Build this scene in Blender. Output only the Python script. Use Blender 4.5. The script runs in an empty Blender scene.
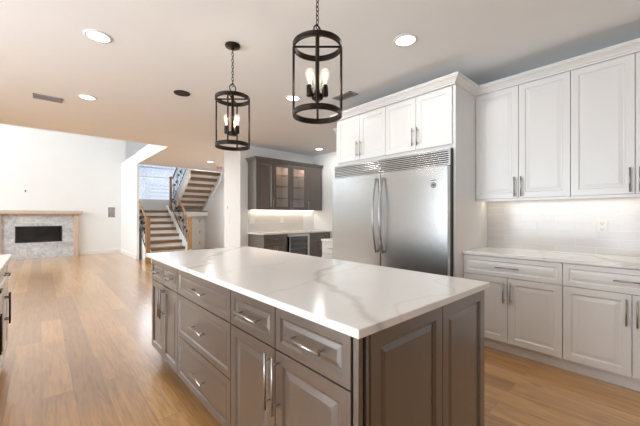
import bpy, math, random
from mathutils import Vector, Matrix
random.seed(4)
S = bpy.context.scene
COL = S.collection
PI = math.pi
# ---------------------------------------------------------------- camera, world, lights, exposure
cam = bpy.data.cameras.new('camera'); camo = bpy.data.objects.new('camera', cam); COL.objects.link(camo)
cam.sensor_width = 36; cam.lens = 313/640*36; cam.shift_y = 2.8/640; cam.clip_start = .02
camo.location = (0, 0, 1.26); camo.rotation_euler = (PI/2, 0, -math.radians(41.7))
S.camera = camo
S.view_settings.view_transform = 'Standard'; S.view_settings.look = 'None'
S.view_settings.exposure = 0.09; S.view_settings.gamma = 1.0
w = bpy.data.worlds.new('world'); S.world = w; w.use_nodes = True
w.node_tree.nodes['Background'].inputs[0].default_value = (.80, .88, 1, 1)
w.node_tree.nodes['Background'].inputs[1].default_value = 1.2
S.cycles.max_bounces = 8; S.cycles.diffuse_bounces = 5; S.cycles.glossy_bounces = 4
S.cycles.transparent_max_bounces = 12; S.cycles.caustics_reflective = False; S.cycles.caustics_refractive = False
S.cycles.sample_clamp_indirect = 4; S.cycles.use_denoising = True

def area(name, loc, rot, sx, sy, watts, col=(1, 1, 1), spread=180):
    l = bpy.data.lights.new(name, 'AREA'); l.shape = 'RECTANGLE'; l.size = sx; l.size_y = sy
    l.energy = watts; l.color = col; l.spread = math.radians(spread)
    o = bpy.data.objects.new(name, l); COL.objects.link(o); o.location = loc; o.rotation_euler = rot
    return o
DAY = (.85, .93, 1)
# daylight: each lamp stands in for the outdoors behind one window opening built below
UP = -PI/2-math.radians(27)
area('window_daylight', (-3.85, 2.3, 1.2), (0, UP, 0), 2.4, 4.0, 395, DAY)  # unseen lamp, tilted upward to brighten the kitchen ceiling
area('window_daylight', (-6.4, 9.5, 4.3), (0, -PI/2+.1, 0), 1.7, 4.8, 760, DAY)
area('window_daylight', (-1.0, -4.9, 1.55), (PI/2+.7, 0, 0), 3.4, 1.8, 15, (1, .97, .94))  # unseen lamp behind the camera, tilted up toward the near ceiling
area('window_daylight', (3.4, 13.25, 3.0), (-PI/2, 0, 0), 1.8, 1.6, 45, DAY)

# ---------------------------------------------------------------- materials
def mat(name, col, rough=.5, metal=0, spec=.5, coat=0, emis=None, estr=0):
    m = bpy.data.materials.new(name); m.use_nodes = True
    b = m.node_tree.nodes['Principled BSDF']
    b.inputs['Base Color'].default_value = (*col, 1); b.inputs['Roughness'].default_value = rough
    b.inputs['Metallic'].default_value = metal; b.inputs['Specular IOR Level'].default_value = spec
    b.inputs['Coat Weight'].default_value = coat
    if emis: b.inputs['Emission Color'].default_value = (*emis, 1); b.inputs['Emission Strength'].default_value = estr
    return m
def N(m, t, **k):
    n = m.node_tree.nodes.new(t)
    for a, v in k.items():
        if a in n.inputs: n.inputs[a].default_value = v
        else: setattr(n, a, v)
    return n
def L(m, a, b): m.node_tree.links.new(a, b)
def BS(m): return m.node_tree.nodes['Principled BSDF']
def noisy(m, scale, amt, bump=0, stretch=(1, 1, 1)):
    """slight tonal wander of the base colour and a fine bump"""
    b = BS(m); c = b.inputs['Base Color'].default_value[:]
    tc = N(m, 'ShaderNodeTexCoord'); mp = N(m, 'ShaderNodeMapping'); mp.inputs['Scale'].default_value = stretch
    L(m, tc.outputs['Object'], mp.inputs[0])
    n = N(m, 'ShaderNodeTexNoise'); n.inputs['Scale'].default_value = scale; n.inputs['Detail'].default_value = 5
    L(m, mp.outputs[0], n.inputs['Vector'])
    r = N(m, 'ShaderNodeValToRGB'); L(m, n.outputs['Fac'], r.inputs[0])
    r.color_ramp.elements[0].position = .3; r.color_ramp.elements[1].position = .7
    r.color_ramp.elements[0].color = tuple(x*(1-amt) for x in c[:3])+(1,)
    r.color_ramp.elements[1].color = tuple(min(1, x*(1+amt)) for x in c[:3])+(1,)
    L(m, r.outputs[0], b.inputs['Base Color'])
    if bump:
        bp = N(m, 'ShaderNodeBump'); bp.inputs['Strength'].default_value = bump; bp.inputs['Distance'].default_value = .01
        L(m, n.outputs['Fac'], bp.inputs['Height']); L(m, bp.outputs[0], b.inputs['Normal'])
    return m

M = {}
M['wall'] = noisy(mat('wall_paint', (.82, .825, .815), .75), 3, .01)
M['ceil'] = noisy(mat('ceiling_paint', (.88, .90, .915), .85), 3, .01)
M['trim'] = mat('white_trim_paint', (.86, .86, .85), .4)
M['white'] = noisy(mat('white_cabinet_paint', (.79, .79, .78), .32), 2, .01)
M['taupe'] = noisy(mat('taupe_cabinet_paint', (.064, .043, .031), .30, spec=1, coat=1), 30, .12, 0, (1, 1, .15))
BS(M['taupe']).inputs['Coat Roughness'].default_value = .36; BS(M['taupe']).inputs['Coat IOR'].default_value = 1.6
M['steel'] = mat('brushed_stainless_steel', (.55, .575, .585), .24, 1)
M['chrome'] = mat('satin_nickel', (.40, .385, .37), .30, 1)
M['bronze'] = noisy(mat('oil_rubbed_bronze', (.028, .019, .015), .42, .75), 25, .4)
M['black'] = mat('black_plastic', (.012, .012, .013), .4)
M['iron'] = mat('black_iron', (.02, .018, .017), .5, .6)
M['dark'] = mat('dark_glass', (.01, .011, .012), .06)
M['brass'] = mat('aged_brass', (.45, .28, .12), .35, 1)
M['plate'] = mat('white_plastic', (.85, .85, .83), .35)
M['slot'] = mat('grey_slot', (.10, .10, .10), .5)
M['lens'] = mat('lit_lamp_lens', (1, 1, 1), .5, emis=(1, .97, .92), estr=5)
M['led'] = mat('led_strip', (1, 1, 1), .5, emis=(1, .88, .72), estr=3)
M['bulb'] = mat('lit_edison_bulb', (1, .9, .75), .1, emis=(1, .86, .66), estr=1.6)
M['red'] = mat('red_plastic', (.5, .05, .04), .5)
M['grey'] = mat('grey_metal', (.33, .32, .31), .5)
M['siding'] = mat('pale_siding', (.84, .87, .92), .8)
M['roof'] = mat('grey_shingle', (.66, .70, .78), .9)

# oak stair treads / mantel
def oak(name, c1, c2, rough=.4, stretch=(1, 14, 14)):
    m = mat(name, c1, rough); b = BS(m)
    tc = N(m, 'ShaderNodeTexCoord'); mp = N(m, 'ShaderNodeMapping'); mp.inputs['Scale'].default_value = stretch
    L(m, tc.outputs['Object'], mp.inputs[0])
    n = N(m, 'ShaderNodeTexNoise'); n.inputs['Scale'].default_value = 4; n.inputs['Detail'].default_value = 8
    L(m, mp.outputs[0], n.inputs['Vector'])
    r = N(m, 'ShaderNodeValToRGB'); r.color_ramp.elements[0].color = (*c1, 1); r.color_ramp.elements[1].color = (*c2, 1)
    r.color_ramp.elements[0].position = .35; r.color_ramp.elements[1].position = .68
    L(m, n.outputs['Fac'], r.inputs[0]); L(m, r.outputs[0], b.inputs['Base Color'])
    return m
M['oak'] = oak('oak_tread', (.15, .08, .032), (.24, .14, .062))
M['oakv'] = oak('oak_newel', (.27, .155, .065), (.38, .235, .115), stretch=(14, 14, 1))
M['mantel'] = oak('pale_mantel_oak', (.52, .40, .31), (.66, .54, .43), .6)
M['mantelv'] = oak('pale_mantel_oak_upright', (.52, .40, .31), (.66, .54, .43), .6, (14, 14, 1))

# wide oak floor boards, running along Y
def floor_mat():
    m = mat('oak_floor_boards', (.5, .3, .15), .3, spec=.6, coat=1); b = BS(m)
    b.inputs['Coat Roughness'].default_value = .2
    tc = N(m, 'ShaderNodeTexCoord'); mp = N(m, 'ShaderNodeMapping'); mp.inputs['Rotation'].default_value = (0, 0, PI/2)
    L(m, tc.outputs['Object'], mp.inputs[0])
    def brick(off, c1, c2, mort):
        k = N(m, 'ShaderNodeTexBrick', offset=off, offset_frequency=2)
        k.inputs['Scale'].default_value = 1; k.inputs['Brick Width'].default_value = 2.1
        k.inputs['Row Height'].default_value = .178; k.inputs['Mortar Size'].default_value = .0016
        k.inputs['Mortar Smooth'].default_value = .3; k.inputs['Bias'].default_value = -.1
        k.inputs['Color1'].default_value = (*c1, 1); k.inputs['Color2'].default_value = (*c2, 1)
        k.inputs['Mortar'].default_value = (*mort, 1)
        L(m, mp.outputs[0], k.inputs['Vector']); return k
    bk = brick(.37, (.66, .37, .14), (.42, .215, .075), (.30, .18, .09))
    # grain and cathedral figure
    mg = N(m, 'ShaderNodeMapping'); mg.inputs['Scale'].default_value = (16, 1.1, 1)
    L(m, tc.outputs['Object'], mg.inputs[0])
    # shift the grain by plank so that it breaks at seams
    n = N(m, 'ShaderNodeTexNoise'); n.inputs['Scale'].default_value = 2.4; n.inputs['Detail'].default_value = 8; n.inputs['Distortion'].default_value = 1.2
    add = N(m, 'ShaderNodeVectorMath', operation='MULTIPLY_ADD')
    add.inputs[1].default_value = (3, 37, 11)
    L(m, bk.outputs['Color'], add.inputs[0]); L(m, mg.outputs[0], add.inputs[2]); L(m, add.outputs[0], n.inputs['Vector'])
    r = N(m, 'ShaderNodeValToRGB'); L(m, n.outputs['Fac'], r.inputs[0])
    r.color_ramp.elements[0].position = .30; r.color_ramp.elements[0].color = (.62, .56, .50, 1)
    r.color_ramp.elements[1].position = .62; r.color_ramp.elements[1].color = (1.08, 1.06, 1.04, 1)
    mx = N(m, 'ShaderNodeMix', data_type='RGBA', blend_type='MULTIPLY'); mx.inputs[0].default_value = .8
    L(m, bk.outputs['Color'], mx.inputs[6]); L(m, r.outputs[0], mx.inputs[7])
    # knots
    mk = N(m, 'ShaderNodeMapping'); mk.inputs['Scale'].default_value = (3.2, 1.1, 1); L(m, tc.outputs['Object'], mk.inputs[0])
    v = N(m, 'ShaderNodeTexVoronoi'); v.inputs['Scale'].default_value = 1.3; L(m, mk.outputs[0], v.inputs['Vector'])
    kr = N(m, 'ShaderNodeValToRGB'); L(m, v.outputs['Distance'], kr.inputs[0])
    kr.color_ramp.elements[0].position = .02; kr.color_ramp.elements[0].color = (.42, .32, .26, 1)
    kr.color_ramp.elements[1].position = .085; kr.color_ramp.elements[1].color = (1, 1, 1, 1)
    m2 = N(m, 'ShaderNodeMix', data_type='RGBA', blend_type='MULTIPLY'); m2.inputs[0].default_value = .75
    L(m, mx.outputs[2], m2.inputs[6]); L(m, kr.outputs[0], m2.inputs[7]); L(m, m2.outputs[2], b.inputs['Base Color'])
    rr = N(m, 'ShaderNodeMapRange'); rr.inputs['To Min'].default_value = .26; rr.inputs['To Max'].default_value = .42
    L(m, n.outputs['Fac'], rr.inputs['Value']); L(m, rr.outputs[0], b.inputs['Roughness'])
    bp = N(m, 'ShaderNodeBump'); bp.inputs['Strength'].default_value = .25; bp.inputs['Distance'].default_value = .002; bp.invert = True
    L(m, bk.outputs['Fac'], bp.inputs['Height']); L(m, bp.outputs[0], b.inputs['Normal'])
    return m
M['floor'] = floor_mat()

def quartz():
    m = mat('white_veined_quartz', (.84, .83, .81), .16, spec=.5); b = BS(m)
    tc = N(m, 'ShaderNodeTexCoord')
    d = N(m, 'ShaderNodeTexNoise'); d.inputs['Scale'].default_value = 1.7; d.inputs['Detail'].default_value = 5
    L(m, tc.outputs['Object'], d.inputs['Vector'])
    ma = N(m, 'ShaderNodeVectorMath', operation='MULTIPLY_ADD'); ma.inputs[1].default_value = (.55, .55, .55)
    L(m, d.outputs['Color'], ma.inputs[0]); L(m, tc.outputs['Object'], ma.inputs[2])
    base = None
    for rot, sc, w0, w1, dark in ((.63, 1.0, .006, .085, .70), (1.25, 1.7, .004, .06, .90)):
        mp = N(m, 'ShaderNodeMapping'); mp.inputs['Rotation'].default_value = (0, .3, rot); L(m, ma.outputs[0], mp.inputs[0])
        mp.inputs['Location'].default_value = (.33, .12, 0)
        wv = N(m, 'ShaderNodeTexWave', wave_profile='TRI'); wv.inputs['Scale'].default_value = sc*.32
        wv.inputs['Distortion'].default_value = 2.2; wv.inputs['Detail'].default_value = 3; wv.inputs['Detail Scale'].default_value = 1.3
        L(m, mp.outputs[0], wv.inputs['Vector'])
        r = N(m, 'ShaderNodeValToRGB'); L(m, wv.outputs['Fac'], r.inputs[0])
        r.color_ramp.elements[0].position = w0; r.color_ramp.elements[0].color = (dark*1.0, dark*.98, dark*.95, 1)
        r.color_ramp.elements[1].position = w1; r.color_ramp.elements[1].color = (1, 1, 1, 1)
        if base is None: base = r
        else:
            x = N(m, 'ShaderNodeMix', data_type='RGBA', blend_type='MULTIPLY'); x.inputs[0].default_value = 1
            L(m, base.outputs[0], x.inputs[6]); L(m, r.outputs[0], x.inputs[7])
    y = N(m, 'ShaderNodeMix', data_type='RGBA', blend_type='MULTIPLY'); y.inputs[0].default_value = .85
    y.inputs[6].default_value = (.86, .85, .83, 1); L(m, x.outputs[2], y.inputs[7]); L(m, y.outputs[2], b.inputs['Base Color'])
    return m
M['quartz'] = quartz()

def tile(name, c1, c2, mort, bw, rh, rough, horiz='Y', ms=.002):
    m = mat(name, c1, rough); b = BS(m)
    tc = N(m, 'ShaderNodeTexCoord'); sp = N(m, 'ShaderNodeSeparateXYZ'); cb = N(m, 'ShaderNodeCombineXYZ')
    L(m, tc.outputs['Object'], sp.inputs[0]); L(m, sp.outputs[horiz], cb.inputs['X']); L(m, sp.outputs['Z'], cb.inputs['Y'])
    k = N(m, 'ShaderNodeTexBrick'); L(m, cb.outputs[0], k.inputs['Vector']); k.inputs['Scale'].default_value = 1
    k.inputs['Brick Width'].default_value = bw; k.inputs['Row Height'].default_value = rh; k.inputs['Mortar Size'].default_value = ms
    k.inputs['Color1'].default_value = (*c1, 1); k.inputs['Color2'].default_value = (*c2, 1); k.inputs['Mortar'].default_value = (*mort, 1)
    L(m, k.outputs['Color'], b.inputs['Base Color'])
    bp = N(m, 'ShaderNodeBump'); bp.invert = True; bp.inputs['Strength'].default_value = .5; bp.inputs['Distance'].default_value = .002
    L(m, k.outputs['Fac'], bp.inputs['Height']); L(m, bp.outputs[0], b.inputs['Normal'])
    return m, k
M['subway'], _ = tile('glossy_subway_tile', (.60, .575, .555), (.575, .55, .53), (.68, .66, .64), .30, .075, .16)
M['subwayX'], _ = tile('glossy_subway_tile_bar', (.72, .69, .66), (.69, .66, .63), (.76, .74, .72), .30, .075, .12, 'X')
M['marble'], _k = tile('grey_marble_tile', (.62, .64, .66), (.48, .50, .53), (.60, .61, .62), .42, .15, .3, 'X', .003)
def marble_fig():
    m = M['marble']; b = BS(m); tc = N(m, 'ShaderNodeTexCoord')
    n = N(m, 'ShaderNodeTexNoise'); n.inputs['Scale'].default_value = 5; n.inputs['Detail'].default_value = 8; n.inputs['Distortion'].default_value = 2.5
    L(m, tc.outputs['Object'], n.inputs['Vector']); r = N(m, 'ShaderNodeValToRGB'); L(m, n.outputs['Fac'], r.inputs[0])
    r.color_ramp.elements[0].position = .36; r.color_ramp.elements[0].color = (.78, .79, .80, 1); r.color_ramp.elements[1].position = .56; r.color_ramp.elements[1].color = (1.12, 1.12, 1.12, 1)
    x = N(m, 'ShaderNodeMix', data_type='RGBA', blend_type='MULTIPLY'); x.inputs[0].default_value = .9
    L(m, _k.outputs['Color'], x.inputs[6]); L(m, r.outputs[0], x.inputs[7]); L(m, x.outputs[2], b.inputs['Base Color'])
marble_fig()
def glass(name, tint=(1, 1, 1), refl=.12):
    m = bpy.data.materials.new(name); m.use_nodes = True; nt = m.node_tree; nt.nodes.clear()
    o = nt.nodes.new('ShaderNodeOutputMaterial'); mx = nt.nodes.new('ShaderNodeMixShader'); mx.inputs[0].default_value = refl
    t = nt.nodes.new('ShaderNodeBsdfTransparent'); t.inputs[0].default_value = (*tint, 1)
    g = nt.nodes.new('ShaderNodeBsdfGlossy'); g.inputs['Roughness'].default_value = .03
    nt.links.new(t.outputs[0], mx.inputs[1]); nt.links.new(g.outputs[0], mx.inputs[2]); nt.links.new(mx.outputs[0], o.inputs[0]); return m
M['glass'] = glass('clear_glass')
def glow_glass():
    m = bpy.data.materials.new('lit_bulb_glass'); m.use_nodes = True; nt = m.node_tree; nt.nodes.clear()
    o = nt.nodes.new('ShaderNodeOutputMaterial'); mx = nt.nodes.new('ShaderNodeMixShader'); mx.inputs[0].default_value = .38
    t = nt.nodes.new('ShaderNodeBsdfTransparent'); e = nt.nodes.new('ShaderNodeEmission'); e.inputs[0].default_value = (1, .90, .76, 1); e.inputs[1].default_value = 1.25
    nt.links.new(t.outputs[0], mx.inputs[1]); nt.links.new(e.outputs[0], mx.inputs[2]); nt.links.new(mx.outputs[0], o.inputs[0]); return m
M['bulbglass'] = glow_glass()
M['emblem'] = mat('grey_emblem', (.10, .10, .11), .4)
M['patch'] = noisy(mat('speckled_grey_stone', (.30, .27, .27), .7), 40, .7)
# brushed steel: faint vertical streaks
def brush(m, stretch):
    b = BS(m); tc = N(m, 'ShaderNodeTexCoord'); mp = N(m, 'ShaderNodeMapping'); mp.inputs['Scale'].default_value = stretch
    L(m, tc.outputs['Object'], mp.inputs[0]); n = N(m, 'ShaderNodeTexNoise'); n.inputs['Scale'].default_value = 6; n.inputs['Detail'].default_value = 3
    L(m, mp.outputs[0], n.inputs['Vector']); r = N(m, 'ShaderNodeMapRange'); r.inputs['To Min'].default_value = .20; r.inputs['To Max'].default_value = .30
    L(m, n.outputs['Fac'], r.inputs['Value']); L(m, r.outputs[0], b.inputs['Roughness'])
brush(M['steel'], (40, 40, 1))

# ---------------------------------------------------------------- mesh helpers
class MB:
    def __init__(s): s.v = []; s.f = []; s.sm = []
    def add(s, vs, fs, smooth=False):
        n = len(s.v); s.v += [tuple(v) for v in vs]; s.f += [tuple(i+n for i in f) for f in fs]; s.sm += [smooth]*len(fs); return s
    def box(s, x0, x1, y0, y1, z0, z1, c=0):
        if x0 > x1: x0, x1 = x1, x0
        if y0 > y1: y0, y1 = y1, y0
        if z0 > z1: z0, z1 = z1, z0
        if not c:
            return s.add([(x0, y0, z0), (x1, y0, z0), (x1, y1, z0), (x0, y1, z0), (x0, y0, z1), (x1, y0, z1), (x1, y1, z1), (x0, y1, z1)],
                         [(3, 2, 1, 0), (4, 5, 6, 7), (0, 1, 5, 4), (1, 2, 6, 5), (2, 3, 7, 6), (3, 0, 4, 7)])
        import bmesh
        bm = bmesh.new(); bmesh.ops.create_cube(bm, size=1)
        for v in bm.verts: v.co = Vector(((x0+x1)/2+v.co.x*(x1-x0), (y0+y1)/2+v.co.y*(y1-y0), (z0+z1)/2+v.co.z*(z1-z0)))
        bmesh.ops.bevel(bm, geom=bm.edges[:], offset=c, segments=2, profile=.5, affect='EDGES')
        bm.verts.index_update()
        s.add([v.co[:] for v in bm.verts], [[v.index for v in f.verts] for f in bm.faces]); bm.free(); return s
    def tube(s, pts, r, n=10, closed=False, cap=True):
        pts = [Vector(p) for p in pts]; k = len(pts); rs = r if isinstance(r, (list, tuple)) else [r]*k
        vs = []; up = None
        for i, p in enumerate(pts):
            if closed: t = pts[(i+1) % k]-pts[i-1]
            else: t = pts[min(i+1, k-1)]-pts[max(i-1, 0)]
            t.normalize()
            if up is None:
                a = Vector((0, 0, 1)) if abs(t.z) < .9 else Vector((1, 0, 0)); up = a
            u = (up-t*up.dot(t)).normalized(); up = u; q = t.cross(u)
            for j in range(n):
                a = 2*PI*j/n; vs.append(p+(u*math.cos(a)+q*math.sin(a))*rs[i])
        fs = []
        for i in range(k if closed else k-1):
            for j in range(n):
                a, b = i*n+j, i*n+(j+1) % n; c, d = ((i+1) % k)*n+(j+1) % n, ((i+1) % k)*n+j
                fs.append((a, b, c, d))
        s.add(vs, fs, True)
        if cap and not closed:
            n0 = len(s.v)-len(vs); s.f += [tuple(n0+j for j in range(n))[::-1], tuple(n0+(k-1)*n+j for j in range(n))]; s.sm += [False, False]
        return s
    def lathe(s, prof, cx=0, cy=0, n=28, smooth=True):
        vs = []; fs = []
        for r, z in prof:
            for j in range(n): a = 2*PI*j/n; vs.append((cx+r*math.cos(a), cy+r*math.sin(a), z))
        for i in range(len(prof)-1):
            for j in range(n): fs.append((i*n+j, i*n+(j+1) % n, (i+1)*n+(j+1) % n, (i+1)*n+j))
        return s.add(vs, fs, smooth)
    def poly(s, pts, d):
        """extrude polygon pts along vector d"""
        k = len(pts); d = Vector(d); a = [Vector(p) for p in pts]; vs = a+[p+d for p in a]
        return s.add(vs, [tuple(range(k))[::-1], tuple(range(k, 2*k))]+[(i, (i+1) % k, k+(i+1) % k, k+i) for i in range(k)])
    def panel(s, x0, x1, z0, z1, yf, yb, rings):
        """framed panel facing -y; rings = [(inset, depth behind yf)]"""
        R = [(0, yb-yf)]+rings; vs = []
        for i, dp in R:
            vs += [(x0+i, yf+dp, z0+i), (x1-i, yf+dp, z0+i), (x1-i, yf+dp, z1-i), (x0+i, yf+dp, z1-i)]
        fs = []
        for k in range(len(R)-1):
            for j in range(4): fs.append((k*4+j, k*4+(j+1) % 4, k*4+4+(j+1) % 4, k*4+4+j))
        m = (len(R)-1)*4; fs.append((m, m+1, m+2, m+3)); fs.append((3, 2, 1, 0))
        return s.add(vs, fs)
    def frame(s, x0, x1, z0, z1, y0, y1, wd):
        s.box(x0, x1, y0, y1, z1-wd, z1); s.box(x0, x1, y0, y1, z0, z0+wd)
        s.box(x0, x0+wd, y0, y1, z0+wd, z1-wd); s.box(x1-wd, x1, y0, y1, z0+wd, z1-wd); return s
    def build(s, name, m, parent=None, bevel=0, label=None):
        me = bpy.data.meshes.new(name); me.from_pydata([tuple(v) for v in s.v], [], s.f)
        for p, q in zip(me.polygons, s.sm): p.use_smooth = q
        import bmesh
        bm = bmesh.new(); bm.from_mesh(me); bmesh.ops.recalc_face_normals(bm, faces=bm.faces); bm.to_mesh(me); bm.free()
        me.materials.append(M[m] if isinstance(m, str) else m)
        o = bpy.data.objects.new(name, me); COL.objects.link(o)
        if parent is not None: o.parent = parent
        if bevel:
            b = o.modifiers.new('bevel', 'BEVEL'); b.width = bevel; b.segments = 3; b.limit_method = 'ANGLE'
        if label: o['label'] = label
        return o
def thing(name, label, cat, loc=(0, 0, 0), rz=0, group=None):
    o = bpy.data.objects.new(name, None); COL.objects.link(o); o.location = loc; o.rotation_euler = (0, 0, rz); o.empty_display_size = .1
    o['label'] = label; o['category'] = cat
    if group: o['group'] = group
    return o
def tag(o, label, cat, group=None):
    o['label'] = label; o['category'] = cat
    if group: o['group'] = group
    return o
def struct(o): o['kind'] = 'structure'; return o
def copy_tree(o, parent=None):
    c = o.copy(); COL.objects.link(c); c.parent = parent
    for ch in list(o.children): copy_tree(ch, c)
    return c

# ---------------------------------------------------------------- room shell
H = 2.74
struct(MB().box(-6.1, 5.2, -4.6, 13.2, -.10, 0).build('floor', 'floor'))
c = MB(); c.box(-6.1, 5.2, -4.6, 7.12, H, H+.30); c.box(2.04, 5.2, 7.12, 10.1, H, H+.30)
struct(c.build('ceiling', 'ceil'))
struct(MB().box(-6.1, 5.2, 7.0, 13.2, 5.4, 5.5).build('ceiling_upper', 'ceil'))
# face of the slab around the double height void
struct(MB().box(2.02, 2.04, 7.10, 10.1, H-.01, H+.32).box(-6.0, 2.04, 7.12, 7.14, H-.01, H+.32).build('trim_1', 'trim'))
struct(MB().box(-6.0, 5.1, 7.0, 7.12, H+.30, 5.4).build('wall_upper', 'wall'))
struct(MB().box(5.1, 5.2, 7.0, 13.2, H+.30, 5.4).build('wall_upper_right', 'wall'))
struct(MB().box(-6.1, 2.17, 12.57, 12.67, 0, 5.4).build('wall_back', 'wall'))
struct(MB().box(2.05, 2.11, 10.2, 12.57, 0, 3.06).build('wall_stair_left', 'wall'))
struct(MB().box(2.17, 5.2, 13.0, 13.1, 0, 1.83).box(2.17, 2.6, 13.0, 13.1, 1.83, 3.6).box(4.5, 5.2, 13.0, 13.1, 1.83, 3.6).box(2.17, 5.2, 13.0, 13.1, 3.6, 5.4).build('wall_stair_back', 'wall'))
struct(MB().box(4.66, 4.78, 6.68, 13.0, 0, 5.4).build('wall_stair_right', 'wall'))
struct(MB().box(3.07, 5.2, 5.92, 6.68, 0, H).build('wall_bar', 'wall'))
struct(MB().box(5.06, 5.18, 3.6, 5.92, 0, H).build('wall_bar_right', 'wall'))
struct(MB().box(3.75, 5.18, 3.48, 3.6, 0, H).build('wall_return', 'wall'))
struct(MB().box(3.75, 3.9, -4.5, 3.48, 0, H).build('wall_right', 'wall'))
# back wall behind the camera, with one window opening
struct(MB().box(-6.1, -2.7, -4.6, -4.5, 0, H).box(.7, 3.9, -4.6, -4.5, 0, H).box(-2.7, .7, -4.6, -4.5, 0, .65).box(-2.7, .7, -4.6, -4.5, 2.45, H).build('wall_front', 'wall'))
wl = MB().box(-6.1, -6.0, 7.0, 13.2, 0, H).box(-6.1, -3.2, 6.98, 7.08, 0, H)
for a, b in ((-4.6, .4), (4.2, 7.08)): wl.box(-3.3, -3.2, a, b, 0, H)
wl.box(-3.3, -3.2, .4, 4.2, 0, .25); wl.box(-3.3, -3.2, .4, 4.2, 2.5, H)  # unseen kitchen wall, set close so its window lights the ceiling
wl.box(-6.1, -6.0, 7.0, 7.2, H, 5.4); wl.box(-6.1, -6.0, 11.8, 13.2, H, 5.4); wl.box(-6.1, -6.0, 7.2, 11.8, H, 3.3); wl.box(-6.1, -6.0, 7.2, 11.8, 5.0, 5.4)
struct(wl.build('wall_left', 'wall'))
def window(n, x0, x1, z0, z1, loc, rz, nx=2, nz=2):
    f = MB().frame(x0, x1, z0, z1, -.01, .09, .05)
    for i in range(1, nx): x = x0+(x1-x0)*i/nx; f.box(x-.02, x+.02, .02, .07, z0, z1)
    for i in range(1, nz): z = z0+(z1-z0)*i/nz; f.box(x0, x1, .02, .07, z-.02, z+.02)
    cs = MB().frame(x0-.08, x1+.08, z0-.08, z1+.08, -.012, 0, .08)
    o = f.build('window_%d' % n, 'trim'); o.location = loc; o.rotation_euler = (0, 0, rz); struct(o)
    cs.build('casing', 'trim', o); MB().box(x0+.04, x1-.04, .045, .05, z0+.04, z1-.04).build('glass_pane', 'glass', o)
window(1, 2.6, 4.5, 1.83, 3.6, (0, 13.0, 0), 0, 1, 2)
window(2, .4, 4.2, .25, 2.5, (-3.2, 0, 0), PI/2, 4, 1)
window(3, 7.2, 11.8, 3.3, 5.0, (-6, 0, 0), PI/2, 4, 1)
window(4, -.7, 2.7, .65, 2.45, (0, -4.5, 0), PI, 3, 1)
# baseboards
def base(n, x0, x1, y0, y1): struct(MB().box(x0, x1, y0, y1, 0, .13).build('baseboard_'+n, 'trim', bevel=.004))
base('back', -6, -1.0, 12.552, 12.57); base('back_right', .92, 2.05, 12.552, 12.57); base('stair_left', 2.032, 2.05, 10.2, 12.55)
base('bar_left', 3.052, 3.07, 5.92, 6.68); base('bar', 3.07, 3.23, 5.90, 5.92); base('bar_right', 5.042, 5.06, 3.6, 5.28)
base('left', -6, -5.982, 7.1, 12.55); base('stair_right', 4.64, 4.66, 6.68, 11.78)
# exterior seen through the stair window
nh = thing('neighbour_house', 'pale blue grey house outside the stair landing window', 'house', (4.6, 22, 0))
MB().box(-4.2, 4.2, 0, 7, -1, 4.3).build('wall', 'siding', nh)
MB().poly([(-4.6, -.5, 4.3), (4.6, -.5, 4.3), (4.6, 3.5, 7.2), (-4.6, 3.5, 7.2)], (0, 0, .15)).poly([(-4.6, 7.5, 4.3), (4.6, 7.5, 4.3), (4.6, 3.5, 7.2), (-4.6, 3.5, 7.2)], (0, 0, .15)).build('roof', 'roof', nh)

# ---------------------------------------------------------------- cabinets
RW = [(.0015, -.0), (.052, 0), (.055, .003), (.061, .0085), (.069, .0085), (.094, .0045)]
RD = [(.0015, -.0), (.036, 0), (.039, .003), (.044, .008), (.050, .008), (.068, .0045)]
def pull(door, kind, a, b, ln, y=-.022, r=.0055, m='chrome'):
    """bar pull; 'h': centred at x=a,z=b; 'v': x=a,z=b"""
    q = MB(); yy = y-.032
    if kind == 'h':
        q.tube([(a-ln/2, yy, b), (a+ln/2, yy, b)], r)
        for s_ in (-1, 1): q.tube([(a+s_*ln*.40, y, b), (a+s_*ln*.40, yy, b)], r*.8, 8)
    else:
        q.tube([(a, yy, b-ln/2), (a, yy, b+ln/2)], r)
        for s_ in (-1, 1): q.tube([(a, y, b+s_*ln*.36), (a, yy, b+s_*ln*.36)], r*.8, 8)
    return q.build('handle', m, door)
def cabinet(label, group, loc, rz, wd, dp, z0, z1, m, fronts, name='base_cabinet', toe=True, hl=.15, cat='cabinet', hr=.0055, box=True, hm='chrome'):
    t = thing(name, label, cat, loc, rz, group)
    if box:
        MB().box(.0005, wd-.0005, 0, dp, z0, z1).build('cabinet_body', m, t)
    if toe:
        MB().box(.0005, wd-.0005, .055, .075, 0.0, z0).build('toe_kick', m, t)
    for fr in fronts:
        k, x0, x1, a, b = fr[:5]; g = .0016
        if k == 'drawer':
            d = MB().panel(x0+g, x1-g, a+g, b-g, -.021, 0, RD).build('drawer', m, t)
            pull(d, 'h', (x0+x1)/2, (a+b)/2+fr[5] if len(fr) > 5 else (a+b)/2, hl, r=hr, m=hm)
        elif k == 'door':
            d = MB().panel(x0+g, x1-g, a+g, b-g, -.021, 0, RW).build('door', m, t)
            side, hz, ln = fr[5]
            pull(d, 'v', x0+.028 if side == 'l' else x1-.028, hz, ln, r=hr, m=hm)
        elif k == 'panel':
            MB().panel(x0+g, x1-g, a+g, b-g, -.014, 0, RW).build('end_panel', m, t)
    return t
R_ = -PI/2     # faces -X
ZT, ZD, ZC = .11, .70, .884
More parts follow.
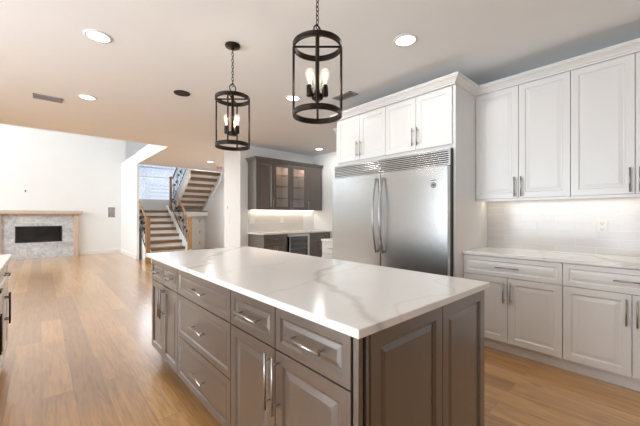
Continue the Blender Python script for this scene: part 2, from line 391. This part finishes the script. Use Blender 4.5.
# island, faces -X ; local x runs toward -Y.  unit origin at its +Y end
IX = .756
isl = []
for lab, y1, y0, kind in (('taupe island cabinet with two drawers over two doors, nearest the camera', 1.524, .676, 'd'),
                          ('taupe island cabinet with a stack of three wide drawers', 2.369, 1.524, 'w'),
                          ('narrow taupe island cabinet with small drawers over doors at the far end', 3.08, 2.369, 'd')):
    W_ = y1-y0
    if kind == 'd':
        h_ = W_/2 if y0 > 1 else .415
        e = W_
        fr = [('drawer', 0, h_, ZD, ZC-.004), ('drawer', h_, e, ZD, ZC-.004),
              ('door', 0, h_, ZT, ZD, ('r', .565, .24)), ('door', h_, e, ZT, ZD, ('l', .565, .24))]
    else:
        fr = [('drawer', 0, W_, ZD, ZC-.004), ('drawer', 0, W_, .405, ZD), ('drawer', 0, W_, ZT, .405)]
    t = cabinet(lab, 'island cabinets', (IX, y1, 0), R_, W_, .48, ZT, ZC, 'taupe', fr, 'island_cabinet', hl=.20)
    isl.append(t)
# rear half of the island and its panelled near end
b = thing('island_end_cabinet', 'dark brown framed end panels and back of the kitchen island', 'cabinet', (0, 0, 0))
MB().box(1.237, 1.70, .665, 3.08, 0, ZC).build('back_body', 'taupe', b)
for x0, x1 in ((.788, 1.268), (1.268, 1.715)):
    MB().panel(x0+.001, x1-.001, 0.0, ZC-.001, .643, .664, [(.0015, 0), (.052, 0), (.055, .004), (.060, .011), (.068, .011), (.088, .005)]).build('end_panel', 'taupe', b)
for i in range(4):
    ya, yb = .668+i*.603, .668+(i+1)*.603
    q = MB().panel(-yb+.001, -ya-.001, 0, ZC-.001, -.0, .014, RW); q.v = [(1.7145-v[1], -v[0], v[2]) for v in q.v]
    q.build('back_panel', 'taupe', b)
MB().box(.7425, .7645, .652, .6755, 0, ZC-.001, .001).build('corner_post', 'taupe', b)
MB().box(.7725, .7865, .644, .664, 0, ZC-.001, .001).build('corner_trim', 'taupe', b)
tag(MB().box(.716, 1.745, .628, 3.20, .885, .915).build('island_countertop', 'quartz', bevel=.004), 'thick white quartz worktop with grey veins on the central island', 'countertop')

# right hand run : base units facing -X, front plane of doors X=3.13
BX = 3.151
runs = [(1.376, .582), (.582, -.212), (-.212, -1.006)]
labs = ['white base cabinet with wide drawer beside the refrigerator, behind the island corner', 'white base cabinet with wide drawer cut by the right picture edge', 'white base cabinet beyond the right picture edge']
for (y1, y0), lb in zip(runs, labs):
    W_ = y1-y0
    cabinet(lb, 'white base cabinets', (BX, y1, 0), R_, W_, .597, ZT, ZC, 'white',
            [('drawer', 0, W_, ZD, ZC-.004), ('door', 0, W_/2, ZT, ZD, ('r', .57, .19)), ('door', W_/2, W_, ZT, ZD, ('l', .57, .19))], hl=.19)
tag(MB().box(3.112, 3.7385, -1.03, 1.3755, .885, .915).build('wall_countertop', 'quartz', bevel=.004), 'white quartz worktop on the white cabinets under the tiled wall', 'countertop')
tag(MB().box(3.739, 3.7495, -1.03, 1.3755, .885, 1.43).build('backsplash', 'subway'), 'glossy pale greige subway tile backsplash under white wall cabinets', 'backsplash')
UX = 3.451; UZ0, UZ1 = 1.43, 2.52
labs = ['white wall cabinet with two tall doors next to the refrigerator surround', 'white wall cabinet with two tall doors at the right picture edge', 'white wall cabinet beyond the right picture edge']
for (y1, y0), lb in zip(runs, labs):
    W_ = y1-y0
    t = cabinet(lb, 'white wall cabinets', (UX, y1, 0), R_, W_, .297, UZ0, 2.53, 'white',
            [('door', 0, W_/2, UZ0, UZ1, ('r', 1.54, .19)), ('door', W_/2, W_, UZ0, UZ1, ('l', 1.54, .19))], 'wall_cabinet', toe=False, hr=.006)
    MB().box(0.001, W_-.001, -.018, 0, UZ0-.022, UZ0-.001).build('light_rail', 'white', t)
t = cabinet('small white wall cabinet peeking out beyond the left side of the refrigerator', 'white wall cabinets', (UX, 3.47, 0), R_, .480, .297, UZ0, 2.53, 'white',
            [('door', 0, .480, UZ0, UZ1, ('l', 1.54, .19))], 'wall_cabinet', toe=False)
cabinet('small white base cabinet past the far side of the refrigerator', 'white base cabinets', (BX, 3.47, 0), R_, .480, .597, ZT, ZC, 'white',
        [('drawer', 0, .480, ZD, ZC-.004), ('door', 0, .480, ZT, ZD, ('l', .57, .19))])
tag(MB().box(3.112, 3.7495, 2.989, 3.475, .885, .915).build('wall_countertop', 'quartz', bevel=.004), 'short white quartz worktop past the far side of the refrigerator', 'countertop')
# refrigerator surround
sr = thing('refrigerator_surround', 'tall white cabinet surround framing the refrigerator with four doors above', 'cabinet', (0, 0, 0))
MB().box(2.97, 3.7495, 1.3765, 1.398, 0, 2.53).build('side_panel', 'white', sr)
MB().box(2.97, 3.7495, 2.967, 2.988, 0, 2.53).build('side_panel', 'white', sr)
MB().box(2.972, 3.7495, 1.399, 2.966, 1.92, 2.53).build('cabinet_body', 'white', sr)
q4 = [1.403, 1.7935, 2.184, 2.5745, 2.965]
for i in range(4):
    ya, yb = q4[i], q4[i+1]
    p = thing('x', '', '', (2.972, yb, 0), R_)
    d = MB().panel(.0016, yb-ya-.0016, 1.955, UZ1-.01, -.021, 0, RW).build('door', 'white', sr)
    hd = pull(d, 'v', .03 if i in (0, 2) else yb-ya-.03, 2.09, .19)
    for o in (d, hd):
        for v in o.data.vertices:
            x, y, z = v.co; v.co = (2.972+y, yb-x, z)
    bpy.data.objects.remove(p)
# crown moulding with mitred corners
PROF = [(0, 2.522), (.006, 2.522), (.008, 2.534), (.018, 2.540), (.024, 2.552), (.044, 2.572), (.054, 2.578), (.054, 2.586), (.060, 2.590), (.060, 2.602), (0, 2.602)]
def crown(path, label, m, prof, name='crown_molding', top_in=None, closed_back=True):
    P = [Vector(p) for p in path]; k = len(P); nv = len(prof); vs = []
    for i, p in enumerate(P):
        ds = []
        if i > 0: ds.append((P[i]-P[i-1]).normalized())
        if i < k-1: ds.append((P[i+1]-P[i]).normalized())
        ns = [Vector((-d.y, d.x)) for d in ds]
        n = ns[0] if len(ns) == 1 else (ns[0]+ns[1])/(1+ns[0].dot(ns[1]))
        for o, z in prof: q = p+n*o; vs.append((q.x, q.y, z))
    fs = [(i*nv+j, i*nv+(j+1) % nv, (i+1)*nv+(j+1) % nv, (i+1)*nv+j) for i in range(k-1) for j in range(nv)]
    fs += [tuple(range(nv)), tuple((k-1)*nv+j for j in range(nv))[::-1]]
    return tag(MB().add(vs, fs).build(name, m), label, 'molding')
crown([(3.429, -1.006), (3.429, 1.376), (2.949, 1.376), (2.949, 2.989), (3.429, 2.989), (3.429, 3.47)], 'white crown molding along the tops of the white wall cabinets', 'white', PROF)
tag(MB().box(3.45, 3.7495, -1.006, 1.3755, 2.531, 2.60).box(2.97, 3.7495, 1.3765, 2.988, 2.531, 2.60).box(3.45, 3.7495, 2.989, 3.47, 2.531, 2.60).build('cabinet_top_filler', 'white'), 'white boards capping the white wall cabinets behind the crown molding', 'board')

# ---------------------------------------------------------------- refrigerator
fr = thing('refrigerator', 'large built-in stainless steel double refrigerator with bowed handles', 'refrigerator', (2.86, 2.235, 0))
YA, YB = 1.400-2.235, 2.965-2.235
MB().box(.06, .87, YA, YB, .0, 1.905).build('fridge_body', 'black', fr)
MB().box(.085, .11, YA+.001, YB-.001, .0, .10).build('toe_grille', 'grey', fr)
YM = 2.185-2.235
for ya, yb, s_ in ((YA, YM-.003, -1), (YM+.003, YB, 1)):
    d = MB().box(0, .058, ya+.002, yb-.002, .11, 1.735, .004).build('door', 'steel', fr)
    yh = (yb if s_ < 0 else ya)+s_*.045
    pts = []
    for i in range(15):
        tt = i/14; pts.append((-.02-.062*math.sin(PI*tt), yh, .845+tt*.84))
    h = MB().tube(pts, [.011+.004*math.sin(PI*i/14) for i in range(15)], 12)
    for z in (.86, 1.67): h.tube([(-.003, yh, z), (-.03, yh, z)], .009, 8)
    h.build('handle', 'chrome', d)
    if s_ < 0:
        bd = MB(); yc, zc = 1.545-2.235, 1.56
        bd.add([(-.001, yc+.028*math.cos(a*PI/12), zc+.028*math.sin(a*PI/12)) for a in range(24)]+[(-.001, yc+.020*math.cos(a*PI/12), zc+.020*math.sin(a*PI/12)) for a in range(24)], [(a, (a+1) % 24, 24+(a+1) % 24, 24+a) for a in range(24)])
        bd.add([(-.001, yc+.015*math.cos(a*PI/12), zc+.015*math.sin(a*PI/12)) for a in range(24)], [tuple(range(24))])
        bd.box(-.002, -.001, yc-.030, yc+.030, zc+.044, zc+.052)
        bd.build('badge', 'emblem', d, label='small round grey emblem')
g = MB(); g.frame(YA, YB, 1.742, 1.905, 0, .02, .010)
for i in range(7):
    z = 1.758+i*.0205
    g.box(YA+.01, YB-.01, .0, .018, z, z+.0115, .002)
g.v = [(.036+v[1], v[0], v[2]) for v in g.v]
g.build('vent_grille', 'steel', fr)

# ---------------------------------------------------------------- left cabinet run at the picture's left edge (faces +X)
for lb, y0, y1 in (('white island cabinet at the left picture edge with dark handles, far end', 3.17, 3.93), ('white island cabinet at the left picture edge, nearer the camera', 2.41, 3.17)):
    W_ = y1-y0
    cabinet(lb, 'cabinets at the left edge', (-.242, y0, 0), PI/2, W_, .598, ZT, ZC, 'white',
            [('drawer', 0, W_, ZD, ZC-.004), ('door', 0, W_/2, ZT, ZD, ('r', .52, .24)), ('door', W_/2, W_, ZT, ZD, ('l', .52, .24))], hl=.15, hm='bronze')
tag(MB().box(-.87, -.195, 2.38, 3.96, .885, .915).build('island_countertop', 'quartz', bevel=.004), 'white quartz worktop corner at the left picture edge', 'countertop')

# ---------------------------------------------------------------- bar
cabinet('taupe bar base cabinet with drawers, left of the wine cooler', 'taupe bar cabinets', (3.25, 5.32, 0), 0, .55, .598, ZT, ZC, 'taupe',
        [('drawer', 0, .55, ZD, ZC-.004), ('door', 0, .275, ZT, ZD, ('r', .58, .17)), ('door', .275, .55, ZT, ZD, ('l', .58, .17))], 'base_cabinet', hl=.10)
cabinet('taupe bar base cabinet between the wine cooler and the corner', 'taupe bar cabinets', (4.41, 5.32, 0), 0, .63, .598, ZT, ZC, 'taupe',
        [('drawer', 0, .63, ZD, ZC-.004), ('door', 0, .315, ZT, ZD, ('r', .58, .17)), ('door', .315, .63, ZT, ZD, ('l', .58, .17))], 'base_cabinet', hl=.18)
wc = thing('wine_cooler', 'under-counter stainless wine cooler with glass door and racks in the bar', 'wine cooler', (3.803, 5.32, 0))
MB().box(.002, .602, .22, .598, .10, .88).box(.002, .03, 0, .22, .10, .88).box(.574, .602, 0, .22, .10, .88).box(.03, .574, 0, .22, .85, .88).box(.03, .574, 0, .22, .10, .13).build('cooler_body', 'black', wc)
MB().box(.002, .602, .04, .06, 0, .10).build('toe_grille', 'grey', wc)
d = MB().frame(.002, .602, .115, .878, -.03, -.002, .055).box(.005, .085, -.03, -.002, .16, .83).build('door_frame', 'steel', wc)
MB().box(.085, .547, -.018, -.012, .17, .823).build('glass_pane', glass('smoked_glass', (.55, .55, .58), .12), d)
MB().tube([(.045, -.06, .2), (.045, -.06, .80)], .009).tube([(.045, -.028, .25), (.045, -.06, .25)], .007, 8).tube([(.045, -.028, .75), (.045, -.06, .75)], .007, 8).build('handle', 'chrome', d)
for i in range(6):
    z = .22+i*.105
    s_ = MB().box(.032, .572, .01, .03, z, z+.042)
    for j in range(9): x = .05+j*.063; s_.tube([(x, .03, z+.01), (x, .21, z+.01)], .003, 6)
    s_.build('shelf', M['chrome'], wc)
tag(MB().box(3.225, 5.059, 5.285, 5.919, .885, .915).build('bar_countertop', 'quartz', bevel=.004), 'white quartz worktop on the brown bar cabinets', 'countertop')
tag(MB().box(3.24, 4.72, 5.909, 5.9195, .916, 1.40).build('backsplash', 'subwayX'), 'pale tile backsplash in the bar under the brown wall cabinets', 'backsplash')
SHG = glass('glass_shelf', (.72, .70, .66), .12)
UB0, UB1 = 1.385, 2.375
bar = [('brown wall cabinet with a solid door at the left end of the bar', 3.24, 3.66, 's', 'r'), ('brown bar wall cabinet with a glass door, left of the glass pair', 3.66, 4.115, 'g', 'r'),
       ('brown bar wall cabinet with a glass door, right of the glass pair', 4.115, 4.57, 'g', 'l'), ('brown wall cabinet with a solid door at the right end of the bar', 4.57, 5.03, 's', 'l')]
for lb, x0, x1, k, hs in bar:
    W_ = x1-x0
    if k == 's':
        if hs == 'l': hs = 'l'
        t = cabinet(lb, 'taupe bar wall cabinets', (x0, 5.60, 0), 0, W_, .319, UB0, UB1+.02, 'taupe', [('door', 0, W_, UB0, UB1, (hs, 1.485, .20))], 'wall_cabinet', toe=False)
    else:
        t = thing('wall_cabinet', lb, 'cabinet', (x0, 5.60, 0), 0, 'taupe bar wall cabinets')
        MB().box(.0005, .018, 0, .319, UB0, UB1+.02).box(W_-.018, W_-.0005, 0, .319, UB0, UB1+.02).box(.018, W_-.018, 0, .319, UB0, UB0+.018).box(.018, W_-.018, 0, .319, UB1, UB1+.02).box(.018, W_-.018, .305, .319, UB0+.018, UB1).build('cabinet_body', mat('light_interior', (.62, .50, .42), .5), t)
        MB().frame(.002, W_-.002, UB0+.001, UB1+.018, -.0005, .0, .02).build('face_frame', 'taupe', t)
        d = MB().frame(.0016, W_-.0016, UB0+.002, UB1-.002, -.021, -.001, .062).frame(.06, W_-.06, UB0+.06, UB1-.06, -.017, -.001, .012).build('door', 'taupe', t)
        MB().box(.06, W_-.06, -.012, -.008, UB0+.06, UB1-.06).build('glass_pane', 'glass', d)
        pull(d, 'v', .03 if hs == 'l' else W_-.03, 1.485, .20)
        for z in (1.64, 1.90, 2.14): MB().box(.019, W_-.019, .01, .30, z, z+.010).build('shelf', SHG, t)
        MB().box(.05, W_-.05, .02, .04, UB1-.012, UB1-.001).build('light_strip', 'led', t)
        area('cabinet_lamp', (x0+W_/2, 5.63, UB1-.02), (.25, 0, 0), W_-.1, .03, 1.2, (1, .86, .74))
BP = [(o, z-2.522+2.377) for o, z in PROF]
def crown_bar():
    P = [Vector((5.03, 5.578)), Vector((3.24, 5.578)), Vector((3.24, 5.9185))]
    prof = BP; nv = len(prof); vs = []
    N_ = [Vector((0, -1)), Vector((-1, -1)), Vector((-1, 0))]
    for p, n in zip(P, N_):
        for o, z in prof: q = p+n*o; vs.append((q.x, q.y, z))
    fs = [(i*nv+j, i*nv+(j+1) % nv, (i+1)*nv+(j+1) % nv, (i+1)*nv+j) for i in range(2) for j in range(nv)]
    fs += [tuple(range(nv)), tuple(2*nv+j for j in range(nv))[::-1]]
    b_ = MB().add(vs, fs); b_.box(3.24, 5.03, 5.6, 5.9185, 2.396, 2.457)
    tag(b_.build('crown_molding', 'taupe'), 'brown crown molding on top of the bar wall cabinets', 'molding')
crown_bar()

# under cabinet lights
def strip(label, x0, x1, y0, y1, z, horizontal, watts):
    o = tag(MB().box(x0, x1, y0, y1, z-.012, z).build('under_cabinet_light', 'led'), label, 'light')
    a = area('under_cabinet_lamp', ((x0+x1)/2, (y0+y1)/2, z-.015), (0, 0, 0), x1-x0, y1-y0, watts, (1, .85, .68)); return o
strip('glowing light strip under the white wall cabinets', 3.62, 3.64, -1.0, 1.36, UZ0, 0, 1.3)
strip('glowing light strip under the brown bar cabinets', 3.28, 5.0, 5.84, 5.87, UB0, 1, 2)

# ---------------------------------------------------------------- fireplace
fp = thing('fireplace', 'linear electric fireplace with grey marble tile and pale oak mantel', 'fireplace', (-.04, 12.57, 0))
MB().box(-.83, .80, -.05, -.0005, 0, .475).box(-.83, .80, -.05, -.0005, .955, 1.315).box(-.83, -.52, -.05, -.0005, .475, .955).box(.523, .80, -.05, -.0005, .475, .955).build('tile_surround', 'marble', fp)
MB().box(-.93, -.80, -.11, -.0005, 0, 1.315, .003).build('mantel_leg', 'mantelv', fp)
MB().box(.80, .93, -.11, -.0005, 0, 1.315, .003).build('mantel_leg', 'mantelv', fp)
MB().box(-1.03, 1.03, -.19, -.0005, 1.316, 1.415, .004).build('mantel_shelf', 'mantel', fp)
MB().frame(-.52, .523, .475, .955, -.058, -.02, .03).build('firebox_frame', 'black', fp)
MB().box(-.49, .493, -.045, -.035, .505, .925).build('firebox_glass', 'dark', fp)

# ---------------------------------------------------------------- staircase
ST = thing('staircase', 'lower stair flight with oak treads and white risers between two railings', 'staircase', (2.2, 9.3, 0))
RIS, RUN = .18, .28
for i in range(8):
    z = RIS*(i+1); y = RUN*i
    MB().box(0, .98, y-.03, y+RUN+(.01 if i < 7 else .0), z-.075, z, .006).build('tread', 'oak', ST)
    MB().box(0, .98, y, y+.02, z-RIS, z-.075).build('riser', 'trim', ST)
LY = RUN*7   # landing edge
MB().box(-.015, 2.455, LY+RUN+.01, 3.69, 1.44-.20, 1.405).build('landing', 'trim', ST)
MB().box(-.015, 2.455, LY+RUN+.01, 3.69, 1.405, 1.44).build('landing_floor', 'oak', ST)
for x0 in (-.015, .98):
    MB().poly([(x0, -.10, 0), (x0, RUN*8, 0), (x0, RUN*8, 1.62), (x0, RUN*7.6, 1.60), (x0, -.10, .28)], (.05 if x0 > 0 else .014, 0, 0)).build('stringer', 'trim', ST)
SU = thing('staircase', 'upper stair flight rising toward the camera with oak treads above closet door', 'staircase', (3.52, 11.82, 1.44))
for i in range(7):
    z = RIS*(i+1); y = -.25*i
    MB().box(.0, .96, y-.27, y+.03, z-.088, z, .006).build('tread', 'oak', SU)
    MB().box(.0, .96, y-.01, y+.01, z-RIS, z-.088).build('riser', 'trim', SU)
for x0 in (-.05, .96):
    MB().poly([(x0, .05, .001), (x0, .05, .16), (x0, -1.74, .16+1.25), (x0, -1.74, 1.25-.24), (x0, -.25, .001)], (.05, 0, 0)).build('stringer', 'trim', SU)
# closet under the landing
struct(MB().box(3.56, 4.66, 11.86, 11.96, 0, 1.235).build('wall_closet', 'wall'))
dr = MB().panel(3.66, 4.46, .0, 1.16, 11.835, 11.859, [(.001, 0), (.10, 0), (.11, .008)]).build('door_1', 'trim'); struct(dr)
for z in (.2, .62, 1.02): MB().box(4.46, 4.475, 11.825, 11.85, z, z+.08).build('hinge', 'black', dr)
MB().tube([(3.72, 11.835, .9), (3.72, 11.79, .9)], .012).lathe([(0, .87), (.02, .88), (.026, .9), (.02, .92), (0, .93)], 3.72, 11.78, 12).build('door_knob', 'black', dr)

def railing(label, a, b, newel_h, rail0, nb, lz0, lz1, newels=(1, 1), nw=(.05, .05)):
    """railing from a to b (x,y,zbase); rail0 = rail height over the base line"""
    t = thing('stair_railing', label, 'railing', (a[0], a[1], 0))
    A = Vector((0, 0, a[2])); B = Vector((b[0]-a[0], b[1]-a[1], b[2]))
    for k, p in enumerate((A, B)):
        if not newels[k]: continue
        zt = p.z+newel_h; z0 = (lz0, lz1)[k]
        e = nw[k]
        q = MB().box(p.x-e, p.x+e, p.y-e, p.y+e, z0, zt, .004).box(p.x-e-.013, p.x+e+.013, p.y-e-.013, p.y+e+.013, zt, zt+.035, .008)
        q.box(p.x-e-.01, p.x+e+.01, p.y-e-.01, p.y+e+.01, zt-.16, zt-.13, .004).box(p.x-e-.01, p.x+e+.01, p.y-e-.01, p.y+e+.01, z0, z0+.14, .006)
        q.build('newel_post', 'oakv', t)
    d = B-A
    P0 = A+Vector((0, 0, rail0)); P1 = B+Vector((0, 0, rail0))
    MB().tube([P0, P1], .024, 10).build('handrail', 'oakv', t)
    MB().tube([A+Vector((0, 0, .12)), B+Vector((0, 0, .12))], .012, 6).build('bottom_rail', 'iron', t)
    for i in range(1, nb):
        p = A+d*(i/nb)
        q = MB().tube([p+Vector((0, 0, .12)), p+Vector((0, 0, rail0-.02))], .007, 6)
        if i % 3 == 1:  # scroll work
            for zc in (.38, .58):
                q.tube([p+Vector((0, .055*math.cos(j*PI/6), zc+.09*math.sin(j*PI/6))) for j in range(12)], .0045, 5, closed=True)
        else:
            q.lathe([(0, p.z+.45), (.02, p.z+.47), (.024, p.z+.5), (.02, p.z+.53), (0, p.z+.55)], p.x, p.y, 8)
        q.build('baluster', 'iron', t)
    return t
railing('stair railing with oak newel at the left side of the lower flight', (2.12, 9.26, .12), (2.12, 11.3, 1.44), 1.06, .94, 14, 0, 1.44, newels=(1, 0))
railing('stair railing with oak newel at the right side of the lower flight', (3.21, 9.26, .12), (3.31, 11.4, 1.50), 1.06, .94, 14, 0, 1.445, nw=(.05, .035))
railing('dark stair railing climbing beside the upper flight', (3.43, 11.60, 1.62), (3.43, 9.95, 2.81), 1.06, .94, 12, 1.445, 3.05, newels=(0, 0))

# ---------------------------------------------------------------- pendants
def pendant(label, x, y):
    t = thing('pendant_light', label, 'pendant light', (x, y, H), 0, 'pendant lights over the island')
    z = lambda v: v-H
    MB().lathe([(0, 0), (.062, 0), (.065, -.006), (.062, -.016), (.018, -.024), (.012, -.04), (0, -.04)]).build('canopy', 'bronze', t)
    ch = MB(); zz = -.04; i = 0
    while zz > z(2.405):
        lk = [((.009*math.cos(a*PI/5), 0, zz-.016+.016*math.sin(a*PI/5)) if i % 2 else (0, .009*math.cos(a*PI/5), zz-.016+.016*math.sin(a*PI/5))) for a in range(10)]
        ch.tube(lk, .0028, 6, closed=True); zz -= .0265; i += 1
    ch.build('chain', 'bronze', t)
    MB().tube([(.028*math.cos(a*PI/8), 0, z(2.365)+.034*math.sin(a*PI/8)) for a in range(16)], .0045, 8, closed=True).build('loop', 'bronze', t)
    def band(zc, name):
        o, i_, h = .146, .136, .0165
        f = MB().lathe([(i_, z(zc)-h), (o, z(zc)-h), (o+.002, z(zc)-h+.004), (o, z(zc)-h+.008), (o, z(zc)+h-.008), (o+.002, z(zc)+h-.004), (o, z(zc)+h), (i_, z(zc)+h), (i_, z(zc)-h)], n=56, smooth=False)
        for a in (0, PI/2):
            c_, s_ = math.cos(a-.728), math.sin(a-.728)
            if name == 'top_ring': f.tube([(-i_*c_, -i_*s_, z(zc)), (i_*c_, i_*s_, z(zc))], .0065, 8)
        return f.build(name, 'bronze', t)
    band(2.272, 'top_ring'); band(1.868, 'bottom_ring')
    for k in range(4):
        a = -.728+k*PI/2
        x_, y_ =   .1425*math.cos(a), .1425*math.sin(a)
        MB().box(x_-.005, x_+.005, y_-.005, y_+.005, z(1.868), z(2.272)).build('side_rod', 'bronze', t)
    MB().tube([(0, 0, z(2.335)), (0, 0, z(2.29))], .012).tube([(0, 0, z(2.33)), (0, 0, z(1.985))], .0125).lathe([(0, z(1.955)), (.03, z(1.957)), (.036, z(1.965)), (.036, z(1.985)), (0, z(1.99))], n=20).build('center_stem', 'bronze', t)
    for k in range(3):
        a = .852+k*PI*2/3; x_, y_ = .052*math.cos(a), .052*math.sin(a)
        s_ = MB().tube([(0, 0, z(1.972)), (x_, y_, z(1.972))], .007, 8).lathe([(0, z(1.965)), (.017, z(1.965)), (.0195, z(1.972)), (.0195, z(2.028)), (.015, z(2.032)), (0, z(2.032))], x_, y_, 16).build('socket', 'bronze', t)
        prof = [(.010, 2.032), (.012, 2.045), (.020, 2.068), (.0265, 2.092), (.026, 2.108), (.018, 2.124), (.006, 2.131), (0, 2.132)]
        bl = MB().lathe([(r, z(v)) for r, v in prof], x_, y_, 16).build('bulb', 'bulbglass', s_)
        fl = MB()
        for j in range(6):
            b_ = j*PI/3; fl.tube([(x_+.004*math.cos(b_), y_+.004*math.sin(b_), z(2.045)), (x_+.011*math.cos(b_), y_+.011*math.sin(b_), z(2.105))], .0018, 5)
        fl.build('filament', FIL, s_)
    l = bpy.data.lights.new('bulb_glow', 'POINT'); l.energy = 3; l.color = (1, .84, .62); l.shadow_soft_size = .04
    o = bpy.data.objects.new('bulb_glow', l); COL.objects.link(o); o.location = (x, y, 2.09)
    return t
FIL = mat('glowing_filament', (1, .9, .7), .5, emis=(1, .80, .52), estr=14)
pendant('round cage pendant light over the near half of the island, nearest and largest', 1.235, 1.41)
pendant('round cage pendant light over the far half of the island', 1.24, 2.53)

# ---------------------------------------------------------------- ceiling fixtures
for k, (x, y, lb) in enumerate(((.35, 3.14, 'lit recessed ceiling light nearest the upper left corner'), (.43, 4.84, 'lit recessed ceiling light near the air vent at the left'),
                 (2.29, 1.49, 'lit recessed ceiling light above the refrigerator, right of the near pendant'), (2.36, 3.16, 'lit recessed ceiling light seen through the near pendant cage'),
                 (4.60, 5.19, 'lit recessed ceiling light above the brown bar cabinets'), (3.46, 8.39, 'lit recessed ceiling light in front of the stair'))):
    t = thing('ceiling_light', lb, 'ceiling light', (x, y, H), 0, 'recessed ceiling lights')
    MB().lathe([(.078, -.001), (.098, -.001), (.098, -.006), (.078, -.009), (.078, -.001)], n=32).build('trim_ring', 'trim', t)
    MB().lathe([(0, -.004), (.078, -.004)], n=32).build('lens', 'lens', t)
    a = area('recessed_lamp', (x, y, H-.012), (0, 0, 0), .15, .15, 34 if y > 8 else 5, (1, .95, .9)); a.data.shape = 'DISK'
t = thing('ceiling_speaker', 'dark round unlit ceiling opening left of the far pendant', 'ceiling fixture', (1.268, 3.923, H))
MB().lathe([(.075, -.001), (.092, -.001), (.092, -.008), (.075, -.010), (.075, -.001)], n=32).build('trim_ring', 'bronze', t)
MB().lathe([(0, -.006), (.075, -.006)], n=32).build('speaker_grille', 'black', t)
t = thing('smoke_detector', 'small red capped smoke detector on the ceiling in front of the stair', 'smoke detector', (4.0, 9.02, H))
MB().lathe([(0, -.001), (.065, -.001), (.07, -.02), (.055, -.035), (0, -.038)], n=24).build('housing', 'plate', t)
MB().lathe([(0, -.060), (.07, -.055), (.078, -.037), (.05, -.039), (0, -.039)], n=24).build('dust_cover', 'red', t)
def vent(label, x, y, lx, ly):
    t = thing('ceiling_vent', label, 'vent', (x, y, H), 0, 'ceiling air vents')
    f = MB().box(-lx/2, lx/2, -ly/2, -ly/2+.02, -.008, -.001).box(-lx/2, lx/2, ly/2-.02, ly/2, -.008, -.001).box(-lx/2, -lx/2+.02, -ly/2, ly/2, -.008, -.001).box(lx/2-.02, lx/2, -ly/2, ly/2, -.008, -.001)
    f.build('vent_frame', 'grey', t)
    g = MB(); n = 8
    for i in range(n):
        y_ = -ly/2+.025+(ly-.05)*i/(n-1); g.box(-lx/2+.02, lx/2-.02, y_-.003, y_+.004, -.007, -.002)
    g.build('louver', 'grey', t); MB().box(-lx/2+.02, lx/2-.02, -ly/2+.02, ly/2-.02, -.0015, -.0005).build('backing', 'slot', t)
vent('grey slotted ceiling air vent at the upper left', .064, 5.21, .28, .20)
vent('grey slotted ceiling air vent partly behind the near pendant', 2.80, 2.68, .14, .30)

# ---------------------------------------------------------------- wall plates
def plate(name, label, cat, loc, rz, w_=.075, h_=.118, kind='outlet', group=None):
    t = thing(name, label, cat, loc, rz, group)
    MB().box(-w_/2, w_/2, -.006, 0, -h_/2, h_/2, .0025).build('cover_plate', 'plate', t)
    if kind == 'outlet':
        for z in (-.026, .026):
            r = MB().box(-.017, .017, -.0085, -.006, z-.017, z+.017, .001).build('receptacle', 'plate', t)
            MB().box(-.009, -.006, -.0092, -.0085, z-.006, z+.008).box(.006, .009, -.0092, -.0085, z-.006, z+.008).box(-.003, .003, -.0092, -.0085, z-.013, z-.008).build('slot', 'slot', r)
    else:
        MB().box(-.016, .016, -.010, -.006, -.032, .032, .0015).build('rocker', 'plate', t)
    return t
plate('wall_outlet', 'white double outlet on the glossy tile above the right worktop', 'outlet', (3.7388, .41, 1.166), R_)
plate('wall_switch', 'wide white switch plate at the left of the bar backsplash', 'switch', (3.335, 5.9088, 1.15), 0, .12, .118, 'switch')
plate('wall_outlet', 'white outlet in the middle of the bar backsplash', 'outlet', (4.10, 5.9088, 1.16), 0)
plate('thermostat', 'grey thermostat on the white wall left of the bar', 'thermostat', (3.0698, 6.49, 1.45), R_, .09, .12, 'switch')
bpy.data.objects['thermostat'].children[1].data.materials[0] = M['grey']
plate('wall_switch', 'white switch below the thermostat on the wall left of the bar', 'switch', (3.0698, 6.47, 1.157), R_, .075, .118, 'switch')
t = plate('wall_outlet', 'small dark-centred outlet on the white wall above the fireplace', 'outlet', (-.341, 12.5698, 1.986), 0, .075, .118, 'switch')
t.children[1].data.materials[0] = M['slot']
plate('wall_outlet', 'white outlet on the white wall above the fireplace mantel', 'outlet', (.065, 12.5698, 1.99), 0)
t = thing('wall_panel', 'small upright speckled grey panel on the white wall right of the fireplace', 'wall panel', (1.774, 12.5698, 1.378))
MB().frame(-.13, .13, -.20, .20, -.01, 0, .03).build('frame', 'plate', t); MB().box(-.10, .10, -.006, 0, -.17, .17).build('panel_face', 'patch', t)
for i, o in enumerate(list(bpy.data.objects)):
    if o.type == 'EMPTY' and o.name.startswith('x'): bpy.data.objects.remove(o)
